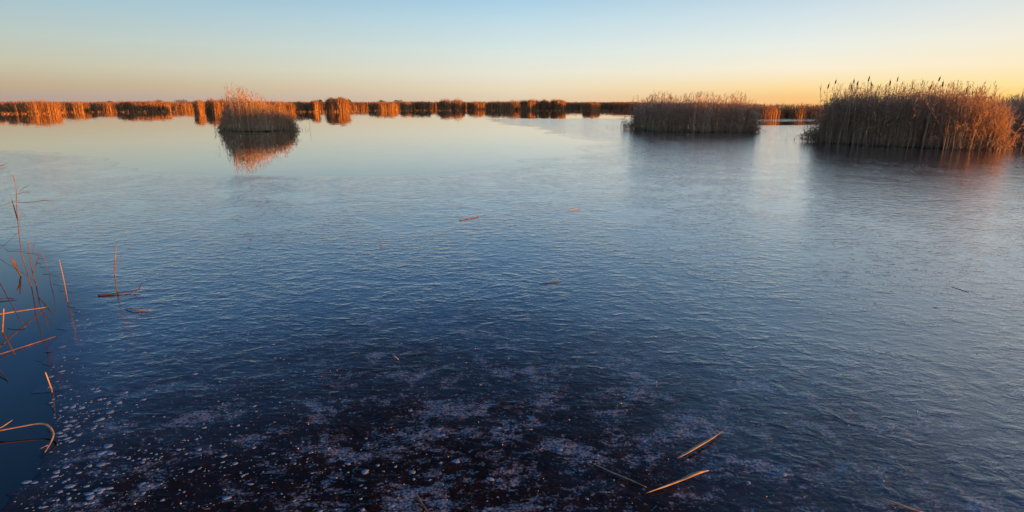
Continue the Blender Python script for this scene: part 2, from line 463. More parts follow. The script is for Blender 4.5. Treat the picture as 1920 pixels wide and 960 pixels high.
def reeds(rs, roots, heights, stem_w, leaf_n, leaf_len, leaf_w, plume_n, plume_len, lean=0.06, wind=(0.05, 0.0), K=4, plume_frac=0.7, round_=True, out_dir=None, plume_w=0.055):
    """stems, leaves and plumes of a stand of reeds; returns three (verts, faces, tint) sets"""
    N = len(roots)
    tint = np.clip(rs.normal(0.5, 0.30, N), 0, 1)
    l = rs.normal(0, lean, (N, 2)) + np.array(wind) * rs.uniform(0.2, 1.6, (N, 1))
    if out_dir is not None: l = l + out_dir * rs.uniform(0, 1, (N, 1))
    bad = rs.rand(N) < 0.06
    l[bad] += rs.normal(0, 0.35, (bad.sum(), 2))
    t = np.linspace(0, 1, K)
    curve = np.stack([t * 0.4 + 0.6 * t ** 2] * 2, -1)
    pts = np.zeros((N, K, 3))
    pts[:, :, :2] = roots[:, None, :2] + l[:, None, :] * curve[None] * heights[:, None, None]
    pts[:, :, 2] = roots[:, None, 2] + t[None] * heights[:, None] * np.sqrt(np.clip(1 - (l ** 2).sum(1), 0.3, 1))[:, None]
    w = stem_w * rs.uniform(0.7, 1.3, N)[:, None] * (1 - 0.7 * t)[None]
    if round_:
        v, q, own = tubes(pts, w * 0.5)
    else:
        a = rs.uniform(0, math.pi, N); w = w * 1.25
        v, q, own = ribbons(pts, w, np.stack([np.cos(a), np.sin(a), 0 * a], -1))
    stems = (v, q, tint[own])
    # leaves
    leaves = None
    if leaf_n:
        L = int(N * leaf_n); who = rs.randint(0, N, L)
        f = 0.18 + 0.78 * rs.rand(L) ** 0.8
        seg = np.clip((f * (K - 1)).astype(int), 0, K - 2); fr = f * (K - 1) - seg
        p0 = pts[who, seg] * (1 - fr)[:, None] + pts[who, seg + 1] * fr[:, None]
        az_ = rs.uniform(0, 2 * math.pi, L)
        hd = np.stack([np.cos(az_), np.sin(az_)], -1) + np.array(wind) * 6
        hd = hd / np.maximum(np.linalg.norm(hd, axis=1, keepdims=True), 1e-6)
        ll = leaf_len * rs.uniform(0.5, 1.4, L)
        up = rs.uniform(0.35, 1.1, L); droop = rs.uniform(0.1, 1.3, L)
        tt = np.linspace(0, 1, 4)
        lp = np.zeros((L, 4, 3))
        lp[:, :, :2] = p0[:, None, :2] + hd[:, None] * (ll[:, None] * tt[None] * rs.uniform(0.35, 0.9, L)[:, None])[:, :, None]
        lp[:, :, 2] = np.maximum(p0[:, None, 2] + ll[:, None] * (up[:, None] * tt[None] - droop[:, None] * tt[None] ** 2), 0.02)
        ww = leaf_w * rs.uniform(0.6, 1.3, L)[:, None] * np.array([0.6, 1.0, 0.8, 0.1])[None]
        sd = unit(np.stack([-hd[:, 1], hd[:, 0], rs.normal(0, 0.6, L)], -1))
        v, q, own = ribbons(lp, ww, sd)
        leaves = (v, q, np.clip(tint[who][own] + rs.normal(0.05, 0.15, L)[own], 0, 1))
    plumes = None
    if plume_n:
        have = np.where(rs.rand(N) < plume_frac)[0]
        M = len(have) * plume_n; who = np.repeat(have, plume_n)
        k = np.tile(np.arange(plume_n), len(have)) / plume_n
        ax = unit(pts[who, -1] - pts[who, -2])
        pl = plume_len * rs.uniform(0.7, 1.3, len(have)).repeat(plume_n)
        p0 = pts[who, -1] - ax * (pl * 0.25)[:, None] + ax * (k * pl * 0.7)[:, None]
        a0 = rs.uniform(0, 2 * math.pi, len(have)).repeat(plume_n)
        hd = np.stack([np.cos(a0), np.sin(a0)], -1) * 0.5 + rs.normal(0, 0.45, (M, 2)) + np.array(wind) * 5
        tt = np.linspace(0, 1, 3)
        lp = np.zeros((M, 3, 3))
        bl = pl * rs.uniform(0.35, 0.8, M)
        lp[:, :, :2] = p0[:, None, :2] + hd[:, None] * (bl[:, None] * tt[None] ** 1.3 * 0.55)[:, :, None]
        lp[:, :, 2] = p0[:, None, 2] + bl[:, None] * (tt[None] * 0.95 - 0.45 * tt[None] ** 2)
        ww = plume_len * plume_w * rs.uniform(0.6, 1.3, M)[:, None] * np.array([0.5, 1.0, 0.25])[None]
        a1 = rs.uniform(0, math.pi, M)
        v, q, own = ribbons(lp, ww, unit(np.stack([np.cos(a1), np.sin(a1), rs.normal(0, 0.3, M)], -1)))
        plumes = (v, q, np.clip(tint[who][own] + rs.normal(0, 0.2, M)[own], 0, 1))
    return stems, leaves, plumes, pts


def litter(rs, roots, n, length, width, zmax):
    """dead blades lying criss-cross at the foot of a stand"""
    who = rs.randint(0, len(roots), n)
    p0 = roots[who] + np.concatenate([rs.normal(0, 0.12, (n, 2)), np.zeros((n, 1))], 1)
    p0[:, 2] = 0.01
    az_ = rs.uniform(0, 2 * math.pi, n); ll = length * rs.uniform(0.4, 1.3, n)
    up = rs.uniform(0.15, 1.0, n) ** 1.0 * zmax
    tt = np.linspace(0, 1, 3)
    lp = np.zeros((n, 3, 3))
    lp[:, :, 0] = p0[:, None, 0] + np.cos(az_)[:, None] * ll[:, None] * tt * 0.5
    lp[:, :, 1] = p0[:, None, 1] + np.sin(az_)[:, None] * ll[:, None] * tt * 0.5
    lp[:, :, 2] = 0.01 + up[:, None] * np.array([0, 0.75, 1.0])[None] * rs.uniform(0.5, 1, n)[:, None]
    ww = width * rs.uniform(0.5, 1.3, n)[:, None] * np.array([1, 0.9, 0.2])[None]
    a1 = rs.uniform(0, math.pi, n)
    v, q, own = ribbons(lp, ww, np.stack([np.cos(a1), np.sin(a1), 0 * a1], -1))
    return v, q, np.clip(rs.normal(0.5, 0.25, n), 0, 1)[own]


def foot(base, line, back, env, name, parent, height=0.07):
    """low uneven peat hummock that a stand grows from"""
    n, m = 28, 9
    V, F = [], []
    for i in range(n + 1):
        s = i / n
        p = line(s); e = env(s)
        for j in range(m + 1):
            r = j / m
            q = p + back(s) * ((r - 0.06) * e)
            edge = math.sin(math.pi * r) ** 0.5 * (math.sin(math.pi * min(max(s, 0.0), 1.0)) ** 0.4)
            z = -0.03 + (height * (0.8 + 0.5 * math.sin(17 * s + 3 * r) * math.sin(9 * r + 5 * s)) + 0.03) * edge
            V.append((q[0] + 0.06 * math.sin(31 * s + 7 * r), q[1] + 0.07 * math.sin(47 * s), z))
    for i in range(n):
        for j in range(m):
            a = i * (m + 1) + j
            F.append((a, a + 1, a + m + 2, a + m + 1))
    return np_mesh(name, V, [np.array(F)], M_MUD_SHADE, smooth=True, origin=base, parent=parent)


def stand(name, label, cat, front, depth, tops, n, seed, stem_w=0.010, leaf_n=5.0, leaf_len=0.42, leaf_w=0.020, plume_n=7, plume_len=0.26,
          lean=0.06, wind=(0.05, 0.0), hvar=(0.70, 1.0), far=False, group=None, litter_n=1500, mound=0.07, square=False, mats=None, edge_bias=0.0, plume_frac=0.6, tipfrac=0.72):
    """a stand of reeds. front: foot line in pixels, tops: (u, v) line of the tops in pixels, depth in metres away from the camera"""
    rs = np.random.RandomState(seed)
    fp = np.array([P(u, v) for u, v in front]); us = np.array([u for u, v in front], float)
    s_of = (us - us[0]) / (us[-1] - us[0])

    def line(s):
        c = min(max(s, 0.0), 1.0)
        p = np.array([np.interp(c, s_of, fp[:, k]) for k in range(3)])
        return p + (fp[-1] - fp[0]) * (s - c)
    def back(s):
        d = line(s)[:2]; d = d / np.linalg.norm(d); return np.array([d[0], d[1], 0])
    def env(s):
        x = min(abs(2 * s - 1), 1.0)
        return depth * (1.0 if square else max(0.12, math.sqrt(max(0, 1 - x ** 2.6))))
    tu = np.array([u for u, v in tops], float)
    tz = np.array([AT(u, v, line((u - us[0]) / (us[-1] - us[0]))[1] + depth * 0.35)[2] for u, v in tops])
    s = rs.rand(n) if edge_bias == 0 else np.clip(rs.beta(1 - edge_bias, 1 - edge_bias, n), 0, 1)
    stray = (rs.rand(n) < 0.045) & (not far) & (not square)                      # thin fringe beyond both ends
    s = np.where(stray, np.where(rs.rand(n) < 0.5, -rs.rand(n) ** 2.2 * 0.10, 1 + rs.rand(n) ** 2.2 * 0.04), s)
    roots = np.zeros((n, 3)); heights = np.zeros(n); od = np.zeros((n, 2))
    r = rs.rand(n) ** 1.15
    wide = np.linalg.norm(fp[-1] - fp[0])
    for i in range(n):
        e = env(s[i])
        half = depth / 2 * math.sqrt(max(0.02, 1 - min(1.0, abs(2 * s[i] - 1)) ** 2))
        lobe = 1.3 * (1 - abs(math.sin(math.pi * wide * s[i] / 3.4 + seed))) if far and wide > 2.5 else 0.0
        p = line(s[i]) + back(s[i]) * ((depth / 2 + (2 * r[i] - 1) * half + lobe) if far else e * r[i])
        roots[i] = p
        u = us[0] + s[i] * (us[-1] - us[0])
        H = np.interp(u, tu, tz) * (1 + 0.07 * math.sin(wide * s[i] * 2.1 + seed) * math.sin(wide * s[i] * 0.83 + 2 * seed))
        q = rs.rand()
        body = hvar[0] + (hvar[1] - hvar[0]) * 0.42
        heights[i] = H * (hvar[0] * 0.85 + (body - hvar[0] * 0.85) * rs.rand() ** 0.6 if q < tipfrac else body + (hvar[1] - body) * rs.rand() ** 1.3)
        if stray[i]: heights[i] *= rs.uniform(0.12, 0.62)
        heights[i] *= 1 - 0.45 * min(1.0, abs(2 * s[i] - 1)) ** 6 * rs.rand()
        od[i] = (2 * s[i] - 1) ** 3 * 0.24, (r[i] - 0.5) * 0.08
    roots[:, :2] += rs.normal(0, 0.08, (n, 2)) * (1 + 2.2 * (rs.rand(n, 1) < 0.14))
    base = line(0.5) + back(0.5) * depth * 0.4
    root = empty(name, base, label=label, cat=cat, group=group)
    st, lf, pl, pts = reeds(rs, roots, heights, stem_w, leaf_n, leaf_len, leaf_w, plume_n, plume_len, lean, wind, K=3 if far else 4,
                            plume_frac=plume_frac, round_=not far, out_dir=od)
    for nm, part, mt in zip(('stems', 'leaves', 'plumes'), (st, lf, pl), mats or (M_STEM, M_LEAF, M_PLUME)):
        if part is not None:
            np_mesh(nm, part[0], [part[1]], mt, {'tint': part[2]}, origin=base, parent=root, kind='stuff')
    if litter_n:
        v, q, ti = litter(rs, roots, litter_n, 0.5, 0.018 if not far else 0.05, 0.35)
        np_mesh('dead_litter', v, [q], M_LITTER, {'tint': ti}, origin=base, parent=root, kind='stuff')
    if mound:
        foot(base, line, back, env, 'peat_hummock', root, mound)
    return root, base, pts, roots, heights


# ------------------------------------------------------------------ the three near reed islands and the bank at the right
stand('reed_clump', 'ragged tall reed clump with lit orange tops, mirrored in the open water', 'reeds',
      [(418, 244), (450, 247), (500, 247), (549, 244)], 2.6,
      [(418, 218), (427, 190), (436, 161), (452, 156), (468, 160), (486, 176), (502, 190), (525, 196), (549, 212)], 1450, 11,
      leaf_n=3.2, stem_w=0.014, leaf_w=0.024, lean=0.045, wind=(0.03, 0.0), hvar=(0.52, 1.0), litter_n=1600, mound=0.10, mats=(M_LIFT_STRAW, M_LEAF, M_RUST_PLUME))
r_, b_, p_, _, _ = stand('reed_clump', 'brown flat-topped reed clump with pale feathery tips, second widest island in the ice', 'reeds',
      [(1190, 243), (1230, 247), (1320, 249), (1409, 248)], 3.0,
      [(1190, 186), (1225, 177), (1290, 180), (1340, 183), (1380, 180), (1409, 188)], 2800, 12,
      leaf_n=5.0, stem_w=0.012, leaf_w=0.024, lean=0.05, wind=(0.03, 0.0), hvar=(0.58, 1.06), litter_n=2500, mound=0.09, tipfrac=0.72, mats=(M_LIFT_STRAW, M_LIFT_STRAW_LEAF, M_PLUME))
right_root, right_base, right_pts, _, right_h = stand('reed_clump', 'largest nearest reed clump with cattail heads and glowing orange right end', 'reeds',
      [(1535, 267), (1600, 272), (1700, 277), (1800, 281), (1862, 281)], 3.4,
      [(1535, 184), (1560, 168), (1600, 158), (1660, 156), (1760, 153), (1810, 166), (1850, 176), (1862, 184)], 3800, 13,
      leaf_n=6.0, stem_w=0.010, leaf_w=0.021, lean=0.06, wind=(0.03, 0.0), hvar=(0.64, 1.0), litter_n=3500, mound=0.09, tipfrac=0.76, mats=(M_LIFT_STRAW, M_LEAF, M_PLUME))
stand('reed_bank', 'brown shaded reed bank running out of the right edge behind the largest clump', 'reeds',
      [(1830, 267), (1900, 269), (2000, 273), (2300, 282)], 17.0,
      [(1830, 182), (1900, 178), (2000, 172), (2300, 160)], 8500, 14,
      leaf_n=4.0, stem_w=0.012, leaf_w=0.026, wind=(0.03, 0.0), hvar=(0.72, 1.0), litter_n=2500, square=True, mats=(M_LIFT_STRAW, M_TAN_LEAF, M_PLUME))


# cattail heads that stick out of the top of the largest clump
def lathe_mesh(name, prof, sides=8):
    V, F = [], []
    for z, r in prof:
        for k in range(sides):
            a = 2 * math.pi * k / sides
            V.append((r * math.cos(a), r * math.sin(a), z))
    for i in range(len(prof) - 1):
        for k in range(sides):
            k2 = (k + 1) % sides
            F.append((i * sides + k, i * sides + k2, (i + 1) * sides + k2, (i + 1) * sides + k))
    me = bpy.data.meshes.new(name); me.from_pydata(V, [], F); me.materials.append(M_CATTAIL)
    for p in me.polygons: p.use_smooth = True
    return me


cat_me = lathe_mesh('cattail_head', [(-0.16, 0.003), (-0.02, 0.004), (0.0, 0.013), (0.02, 0.021), (0.08, 0.024), (0.15, 0.022), (0.175, 0.012), (0.19, 0.004), (0.27, 0.002)])
rs_c = random.Random(5)
for (u, v) in [(1552, 160), (1566, 151), (1597, 160), (1601, 150), (1607, 154), (1628, 147), (1634, 155), (1669, 153), (1682, 147), (1743, 164),
               (1760, 146), (1767, 156), (1812, 166), (1823, 172), (1745, 160), (1710, 162)]:
    Y = right_base[1] - 0.3 + rs_c.uniform(-0.5, 0.9)
    p = AT(u, v + 6, Y)
    c = bpy.data.objects.new('cattail_head', cat_me); COL.objects.link(c)
    c.location = tuple(p - right_base); c.rotation_euler = (rs_c.uniform(-0.18, 0.18), rs_c.uniform(-0.2, 0.2), 0)
    c.scale = (rs_c.uniform(0.8, 1.1),) * 2 + (rs_c.uniform(0.7, 1.1),)
    c.parent = right_root
    # its stalk
    k = np.linspace(0, 1, 5)[:, None]
    foot_p = np.array([p[0] + rs_c.uniform(-0.2, 0.2), p[1] + rs_c.uniform(-0.2, 0.2), 0.0])
    pts = foot_p[None] * (1 - k) + (p - np.array([0, 0, 0.12]))[None] * k
    v_, q_, own_ = tubes(pts[None], np.full((1, 5), 0.005), 5)
    np_mesh('cattail_stalk', v_, [q_], M_STEM, {'tint': np.full(len(v_), 0.4)}, origin=right_base, parent=right_root)


# ------------------------------------------------------------------ sparse stalks standing alone beside the islands
def sparse(label, spots, seed, w=0.022, leaf=1.2, mat=M_WET):
    """spots: (u, v_foot, v_top)"""
    rs = np.random.RandomState(seed)
    roots = np.array([P(u, v) for u, v, _ in spots])
    hs = np.array([AT(u, vt, P(u, v)[1])[2] for u, v, vt in spots])
    base = roots.mean(0)
    o = empty('sparse_reed_tuft', base, label=label, cat='reeds', group='sparse reed tufts in the ice')
    roots[:, 2] = -0.02
    st, lf, pl, _ = reeds(rs, roots, hs, w, leaf, 0.25, 0.016, 0, 0.1, lean=0.10, wind=(0.02, 0), K=4)
    np_mesh('stems', st[0], [st[1]], mat, {'tint': st[2]}, origin=base, parent=o, kind='stuff')
    if lf is not None: np_mesh('leaves', lf[0], [lf[1]], M_LEAF, {'tint': lf[2]}, origin=base, parent=o, kind='stuff')


rg = random.Random(3)
sparse('few long bare stalks rising over the right half of the ragged tall clump', [(531, 243, 164), (523, 242, 176), (513, 243, 172), (496, 243, 166)], 26, w=0.02, leaf=3.0, mat=M_STEM)
sparse('thin dark stalks standing in pale ice left of the flat-topped clump',
       [(u, 240 + (u - 1140) / 50 * 3, 240 - rg.uniform(3, 9) - (u - 1135) / 50 * rg.uniform(2, 14)) for u in [1138, 1146, 1150, 1157, 1163, 1166, 1168, 1171, 1174, 1176, 1180, 1183, 1186, 1188]], 21)
sparse('short stalks fringing the right foot of the flat-topped clump',
       [(u, 247.5, 247 - rg.uniform(3, 16) * (1.15 - (u - 1408) / 45)) for u in [1409, 1411, 1413, 1415, 1417, 1419, 1421, 1423, 1425, 1427, 1432, 1436, 1411, 1416, 1424]], 22)
sparse('dark stalks and fallen stems in ice left of the largest clump',
       [(u, v, v - rg.uniform(3, 22) * (0.35 + (u - 1440) / 130)) for u, v in [(1444, 262), (1474, 264), (1489, 263), (1490, 262), (1500, 261), (1503, 263), (1509, 264), (1514, 266), (1518, 264), (1522, 266), (1525, 267), (1528, 268), (1530, 266), (1533, 268), (1520, 262), (1531, 268), (1526, 265)]], 23)
sparse('few thin stalks in open water right of the ragged tall clump',
       [(552, 244, 222), (556, 244, 238), (560, 245, 239), (563, 244, 234), (567, 244, 240), (573, 244, 237), (577, 245, 241), (581, 243, 214), (553, 245, 232), (558, 245, 240)], 24, leaf=0.6)
sparse('short orange stubble at the right foot of the largest clump',
       [(u, 281 + rg.uniform(-4, 3), 281 - rg.uniform(4, 30) * (1.2 - (u - 1850) / 60)) for u in [1856, 1859, 1861, 1863, 1864, 1866, 1868, 1869, 1871, 1872, 1874, 1876, 1878, 1880, 1883, 1886, 1889, 1892, 1894, 1860, 1865, 1870, 1875]], 25, w=0.014, leaf=2.0, mat=M_STEM)

# ------------------------------------------------------------------ far shore
FAR = dict(far=True, stem_w=0.050, leaf_n=2.2, leaf_len=0.55, leaf_w=0.060, plume_n=3, plume_len=0.38, lean=0.05, wind=(0.02, 0.0), litter_n=120, mound=0,
           group='reed stands along the far shore', mats=(M_FAR, M_FAR_LEAF, M_RUST_PLUME))
# (label, u0, u1, v_foot, v_top, depth, stems, height variation)
far_stands = [
    ('far low reed stand at the left edge, top brown and sunlit', -60, 26, 212, 188, 10, 700, 0.72),
    ('far rounded orange reed stand, first clear mound from the left edge', 15, 113, 213, 186.5, 7, 900, 0.75),
    ('far orange reed strip between the two rounded mounds on the left', 95, 179, 208.3, 191, 5, 600, 0.8),
    ('far low brown reed strip just left of the second rounded mound', 163, 239, 206.3, 191, 5, 500, 0.8),
    ('far rounded orange reed mound, second from the left edge', 219, 320, 208.6, 189.5, 6, 900, 0.82),
    ('far low brown reed strip with a small lit bush, left of the narrow column', 305, 373, 206, 191, 5, 450, 0.75),
    ('far narrow orange reed column standing free in the water, leftmost column', 366, 382, 211.5, 185.5, 2.0, 320, 0.82),
    ('far orange reed block just left behind the ragged tall clump', 388, 433, 211, 184.5, 4, 750, 0.78),
    ('far glowing orange reed block seen behind the ragged tall clump', 433, 553, 210, 188, 5, 1000, 0.8),
    ('far low orange reed block right behind the ragged tall clump', 537, 593, 208.5, 190, 4, 450, 0.8),
    ('far thin orange reed column left of the square block', 585, 598, 209, 187, 1.8, 240, 0.82),
    ('far square bright orange reed block, tallest of the far stands', 613, 653, 209, 181.5, 3.5, 800, 0.82),
    ('far low reed stand with an orange middle, right of the square block', 693, 745, 206.5, 190, 4, 450, 0.75),
    ('far small dark reed bush with an orange right edge', 752, 777, 205.3, 188.5, 4, 380, 0.72),
    ('far small dark reed bush, duller neighbour of the orange-edged bush', 780, 806, 205.2, 187.5, 4, 380, 0.72),
    ('far wide dark reed bush with lit right shoulder and double reflection', 822, 871, 205.4, 185, 5, 750, 0.72),
    ('far rounded dark reed bush with a thin orange rim', 878, 912, 205.3, 189.5, 4, 450, 0.75),
    ('far dull brown reed stand with spiky top left of the orange columns', 911, 987, 206, 187, 6, 750, 0.72),
    ('far bright orange reed column above the tip of the ice tongue', 978, 1007, 206.6, 186, 3, 550, 0.8),
    ('far slim orange reed column between two broader ones', 1011, 1029, 206.4, 185.5, 2.5, 330, 0.8),
    ('far broad orange reed column, rightmost of the three above the ice tongue', 1033, 1058, 206.6, 185, 3, 520, 0.82),
    ('far small rounded orange reed bush standing alone right of the columns', 1094, 1123, 207, 190.5, 4, 380, 0.8),
    ('far brown reed stand between the flat-topped clump and the largest clump', 1404, 1475, 221.5, 199, 5, 900, 0.8),
    ('far reddish reed stand just left of the largest clump', 1474, 1580, 221.5, 197.5, 5, 1100, 0.78),
]
for i, (lab, u0, u1, vf, vt, dep, n, hv) in enumerate(far_stands):
    k = dict(FAR); rr = random.Random(i)
    if vf > 218: k.update(stem_w=0.035, leaf_w=0.04, leaf_len=0.4, plume_len=0.28)
    elif vf < 210: k.update(stem_w=0.075, leaf_w=0.085, leaf_len=0.75, plume_len=0.5)
    m = 4
    tops = [(u0 + (u1 - u0) * j / m, vt + rr.uniform(-0.6, 2.2) + (2.0 if j in (0, m) and u1 - u0 > 30 else 0)) for j in range(m + 1)]
    stand('far_reed_stand', lab, 'reeds', [(u0, vf), ((u0 + u1) / 2, vf + 0.2), (u1, vf)], dep, tops, int(n * 1.5), 100 + i, hvar=(hv, 1.0), **k)


def belt(name, label, line_px, depth, h, n, seed, w=0.07):
    """the unbroken belt of reeds closing the lake"""
    rs = np.random.RandomState(seed)
    fp = np.array([P(u, v) for u, v in line_px]); L = np.concatenate([[0], np.cumsum(np.linalg.norm(np.diff(fp, axis=0), axis=1))])
    s = rs.rand(n) * L[-1]
    roots = np.stack([np.interp(s, L, fp[:, k]) for k in range(3)], -1)
    d = unit(roots[:, :2]); r = rs.rand(n) ** 1.6 * depth
    roots[:, :2] += d * r[:, None]
    h_ = np.interp(s, L, h)
    hs = h_ * (0.78 + 0.22 * rs.rand(n)) * (1 + 0.16 * vnoise(roots[:, 0] * 0.12 + 60, roots[:, 1] * 0.12 + 60, 8)) * (1 + 0.0015 * r)
    st, lf, pl, _ = reeds(rs, roots, hs, w, 1.6, 0.7, w * 1.2, 2, 0.45, lean=0.05, wind=(0.02, 0), K=3, round_=False)
    parts = [st, lf, pl]; V = []; F = []; T = []; o = 0
    for v, q, t_ in parts:
        V.append(v); F.append(q + o); T.append(t_); o += len(v)
    np_mesh(name, np.concatenate(V), F, M_BELT, {'tint': np.concatenate(T) * 0.8}, label=label, cat='reeds', kind='stuff')


belt('far_reed_belt', 'unbroken brown belt of reeds closing the lake along the horizon',
     [(-900, 206.5), (-300, 206), (0, 205.8), (400, 205), (700, 203.6), (960, 203.2), (1200, 204)], 60, [2.4, 2.4, 2.4, 2.5, 2.65, 2.7, 2.5], 34000, 31, 0.14)
belt('far_reed_belt', 'far brown reed belt behind the flat-topped clump, running right',
     [(1150, 204.3), (1300, 211), (1420, 218), (1700, 219), (2300, 219)], 25, [2.4, 1.9, 1.6, 1.6, 1.7], 12000, 32, 0.07)

# low sunlit stubble in front of the belts
rs = np.random.RandomState(41)
roots = []
for (u0, v0, u1, v1, n) in [(0, 213.6, 120, 213, 240), (100, 210.5, 230, 210, 260), (215, 210.5, 330, 210, 200), (330, 208, 400, 208, 80), (540, 210, 690, 209.5, 340), (690, 207.5, 980, 207, 320), (1000, 208, 1190, 207, 420)]:
    for i in range(n // 2):
        s = rs.rand(); roots.append(P(u0 + (u1 - u0) * s, v0 + (v1 - v0) * s + rs.normal(0, 0.25)))
roots = np.array(roots)
st, lf, pl, _ = reeds(rs, roots, rs.uniform(0.1, 0.5, len(roots)) * (0.3 + 0.9 * rs.rand(len(roots))), 0.05, 2.0, 0.3, 0.06, 0, 0.1, lean=0.2, K=3, round_=False)
np_mesh('reed_stubble', np.concatenate([st[0], lf[0]]), [st[1], lf[1] + len(st[0])], M_FAR, {'tint': np.clip(np.concatenate([st[2], lf[2]]), 0, 1)},
        label='low sunlit reed stubble along the far waterline', cat='reeds', kind='stuff')


# distant bare trees just over the belt
def tree(label, u, v_top, width_px, D, seed):
    rs = np.random.RandomState(seed)
    b = AT(u, 196, D); b[2] = 0
    H = AT(u, v_top, D)[2]; Wd = width_px / FPX * D
    o = empty('distant_tree', b, label=label, cat='tree', group='distant trees over the reed belt')
    k = np.linspace(0, 1, 4)[:, None]
    pts = (np.array([[0, 0, 0]]) * (1 - k) + np.array([[0.2, 0, H * 0.7]]) * k)[None]
    v, q, own = tubes(pts, np.array([[0.22, 0.17, 0.11, 0.05]]), 6)
    np_mesh('trunk', v, [q], M_TREE, {'tint': np.full(len(v), 0.3)}, parent=o)
    n = 900
    c = rs.normal(0, 1, (n, 3)); c = unit(c) * rs.rand(n, 1) ** 0.4
    lob = 1 + 0.35 * np.sin(c[:, 0] * 7 + seed) * np.cos(c[:, 2] * 6)
    p0 = np.stack([c[:, 0] * Wd / 2 * lob, c[:, 1] * Wd / 2, H * 0.60 + c[:, 2] * H * 0.38 * lob], -1)
    d = unit(rs.normal(0, 1, (n, 3)) + np.array([0, 0, 0.6])) * rs.uniform(0.3, 0.9, (n, 1))
    v, q, own = ribbons(np.stack([p0, p0 + d], 1), np.tile(np.array([[0.22, 0.06]]), (n, 1)), unit(rs.normal(0, 1, (n, 3))))
    np_mesh('crown', v, [q], M_TREE, {'tint': rs.rand(n)[own]}, parent=o, kind='stuff')


for lab, u, vt, w_, D, sd in [
    ('small dark distant tree left of the broad tree pair on the left', 298, 187.5, 16, 420, 1),
    ('broad low distant tree over the belt, left of the narrow orange column', 341, 186.5, 26, 430, 2),
    ('small distant tree just left of the square orange block', 601, 186.8, 10, 400, 3),
    ('small distant tree just right of the square orange block', 655, 186.5, 8, 400, 4),
    ('low distant tree over the belt in the middle left of the lake', 715, 187.5, 12, 420, 5),
    ('tiny distant tree left of all other trees', 206, 189.3, 9, 420, 6),
    ('low wide distant tree above the two small dark reed bushes', 746, 187.0, 18, 420, 7)]:
    tree(lab, u, vt, w_, D, sd)


# ------------------------------------------------------------------ broken stalks and fallen blades in the foreground
def sweep(pts, half_w, half_t, sides=7, up=(0, 0, 1), sub=4):
    """solid flattened tube along pts (Catmull-Rom), half_w / half_t per point"""
    pts = np.asarray(pts, float); n = len(pts)
    hw = np.asarray(half_w, float) if np.ndim(half_w) else np.full(n, half_w)
    ht = np.asarray(half_t, float) if np.ndim(half_t) else np.full(n, half_t)
    if n > 2:
        q = np.concatenate([[2 * pts[0] - pts[1]], pts, [2 * pts[-1] - pts[-2]]])
        out, ow, ot = [], [], []
        for i in range(n - 1):
            for j in range(sub):
                t = j / sub; a, b, c, d = q[i:i + 4]
                out.append(0.5 * ((2 * b) + (c - a) * t + (2 * a - 5 * b + 4 * c - d) * t * t + (3 * b - a - 3 * c + d) * t ** 3))
                ow.append(hw[i] * (1 - t) + hw[i + 1] * t); ot.append(ht[i] * (1 - t) + ht[i + 1] * t)
        out.append(pts[-1]); ow.append(hw[-1]); ot.append(ht[-1])
        pts, hw, ht = np.array(out), np.array(ow), np.array(ot); n = len(pts)
    tan = unit(np.gradient(pts, axis=0))
    u = np.array(up, float)
    sd = np.cross(tan, u); bad = np.linalg.norm(sd, axis=1) < 0.05
    sd[bad] = np.array([1.0, 0, 0]); sd = unit(sd); nn = unit(np.cross(sd, tan))
    a = np.arange(sides) / sides * 2 * math.pi
    V = (pts[:, None] + sd[:, None] * (np.cos(a)[None, :, None] * hw[:, None, None]) + nn[:, None] * (np.sin(a)[None, :, None] * ht[:, None, None])).reshape(-1, 3)
    F = []
    for i in range(n - 1):
        for k in range(sides):
            k2 = (k + 1) % sides
            F.append((i * sides + k, i * sides + k2, (i + 1) * sides + k2, (i + 1) * sides + k))
    caps = [[tuple(range(sides))[::-1]], [tuple(range((n - 1) * sides, n * sides))]]
    return V, [np.array(F), np.array(caps[0]), np.array(caps[1])]


def upright(foot_px, path_px, dy=None):
    """a stalk whose foot is on the water; the rest lies at the foot's distance (+dy per point)"""
    b = P(*foot_px); pts = [np.array([b[0], b[1], -0.06])]
    pts.append(b)
    for i, (u, v) in enumerate(path_px):
        pts.append(AT(u, v, b[1] + (dy[i] if dy else 0.0)))
    return pts


def piece(name, pts, w, t, mat, tint, wet=0.0, **kw):
    V, F = sweep(pts, w, t)
    rsx = np.random.RandomState(int(abs(pts[0][0] * 997 + pts[0][1] * 131)) % 9999)
    grad = np.linspace(-wet, wet * 0.6, len(V) // 7)
    ti = np.clip(tint + np.repeat(rsx.normal(0, 0.12, len(V) // 7) + grad, 7), 0, 1)
    return np_mesh(name, V, F, mat, {'tint': ti}, smooth=True, **kw)


def stalk(label, foot_px, path_px, r=0.004, tint=0.6, dy=None, leaves=(), mat=None, name='broken_reed_stalk'):
    """a standing stalk with its side leaves: leaves = list of (pixel points, half width)"""
    pts = upright(foot_px, path_px, dy); b = pts[1]
    n = len(pts); rad = np.linspace(1.1, 0.6, n) * r * 0.8
    o = empty(name, b, label=label, cat='reed stalk', group='broken reed stalks standing in the near water')
    piece('stem', [p - b for p in pts], rad, rad, mat or M_NEAR, tint, wet=0.55, parent=o)
    for lp, hw in leaves:
        q = [AT(u, v, b[1] + 0.01 * i) - b for i, (u, v) in enumerate(lp)]
        m = len(q); prof = [0.5] + [1.0] * (m - 2) + [0.12]
        piece('leaf', q, np.array(prof) * hw * 1.35, np.array(prof) * hw * 0.35, M_NEAR, tint + 0.15, parent=o)
    return o


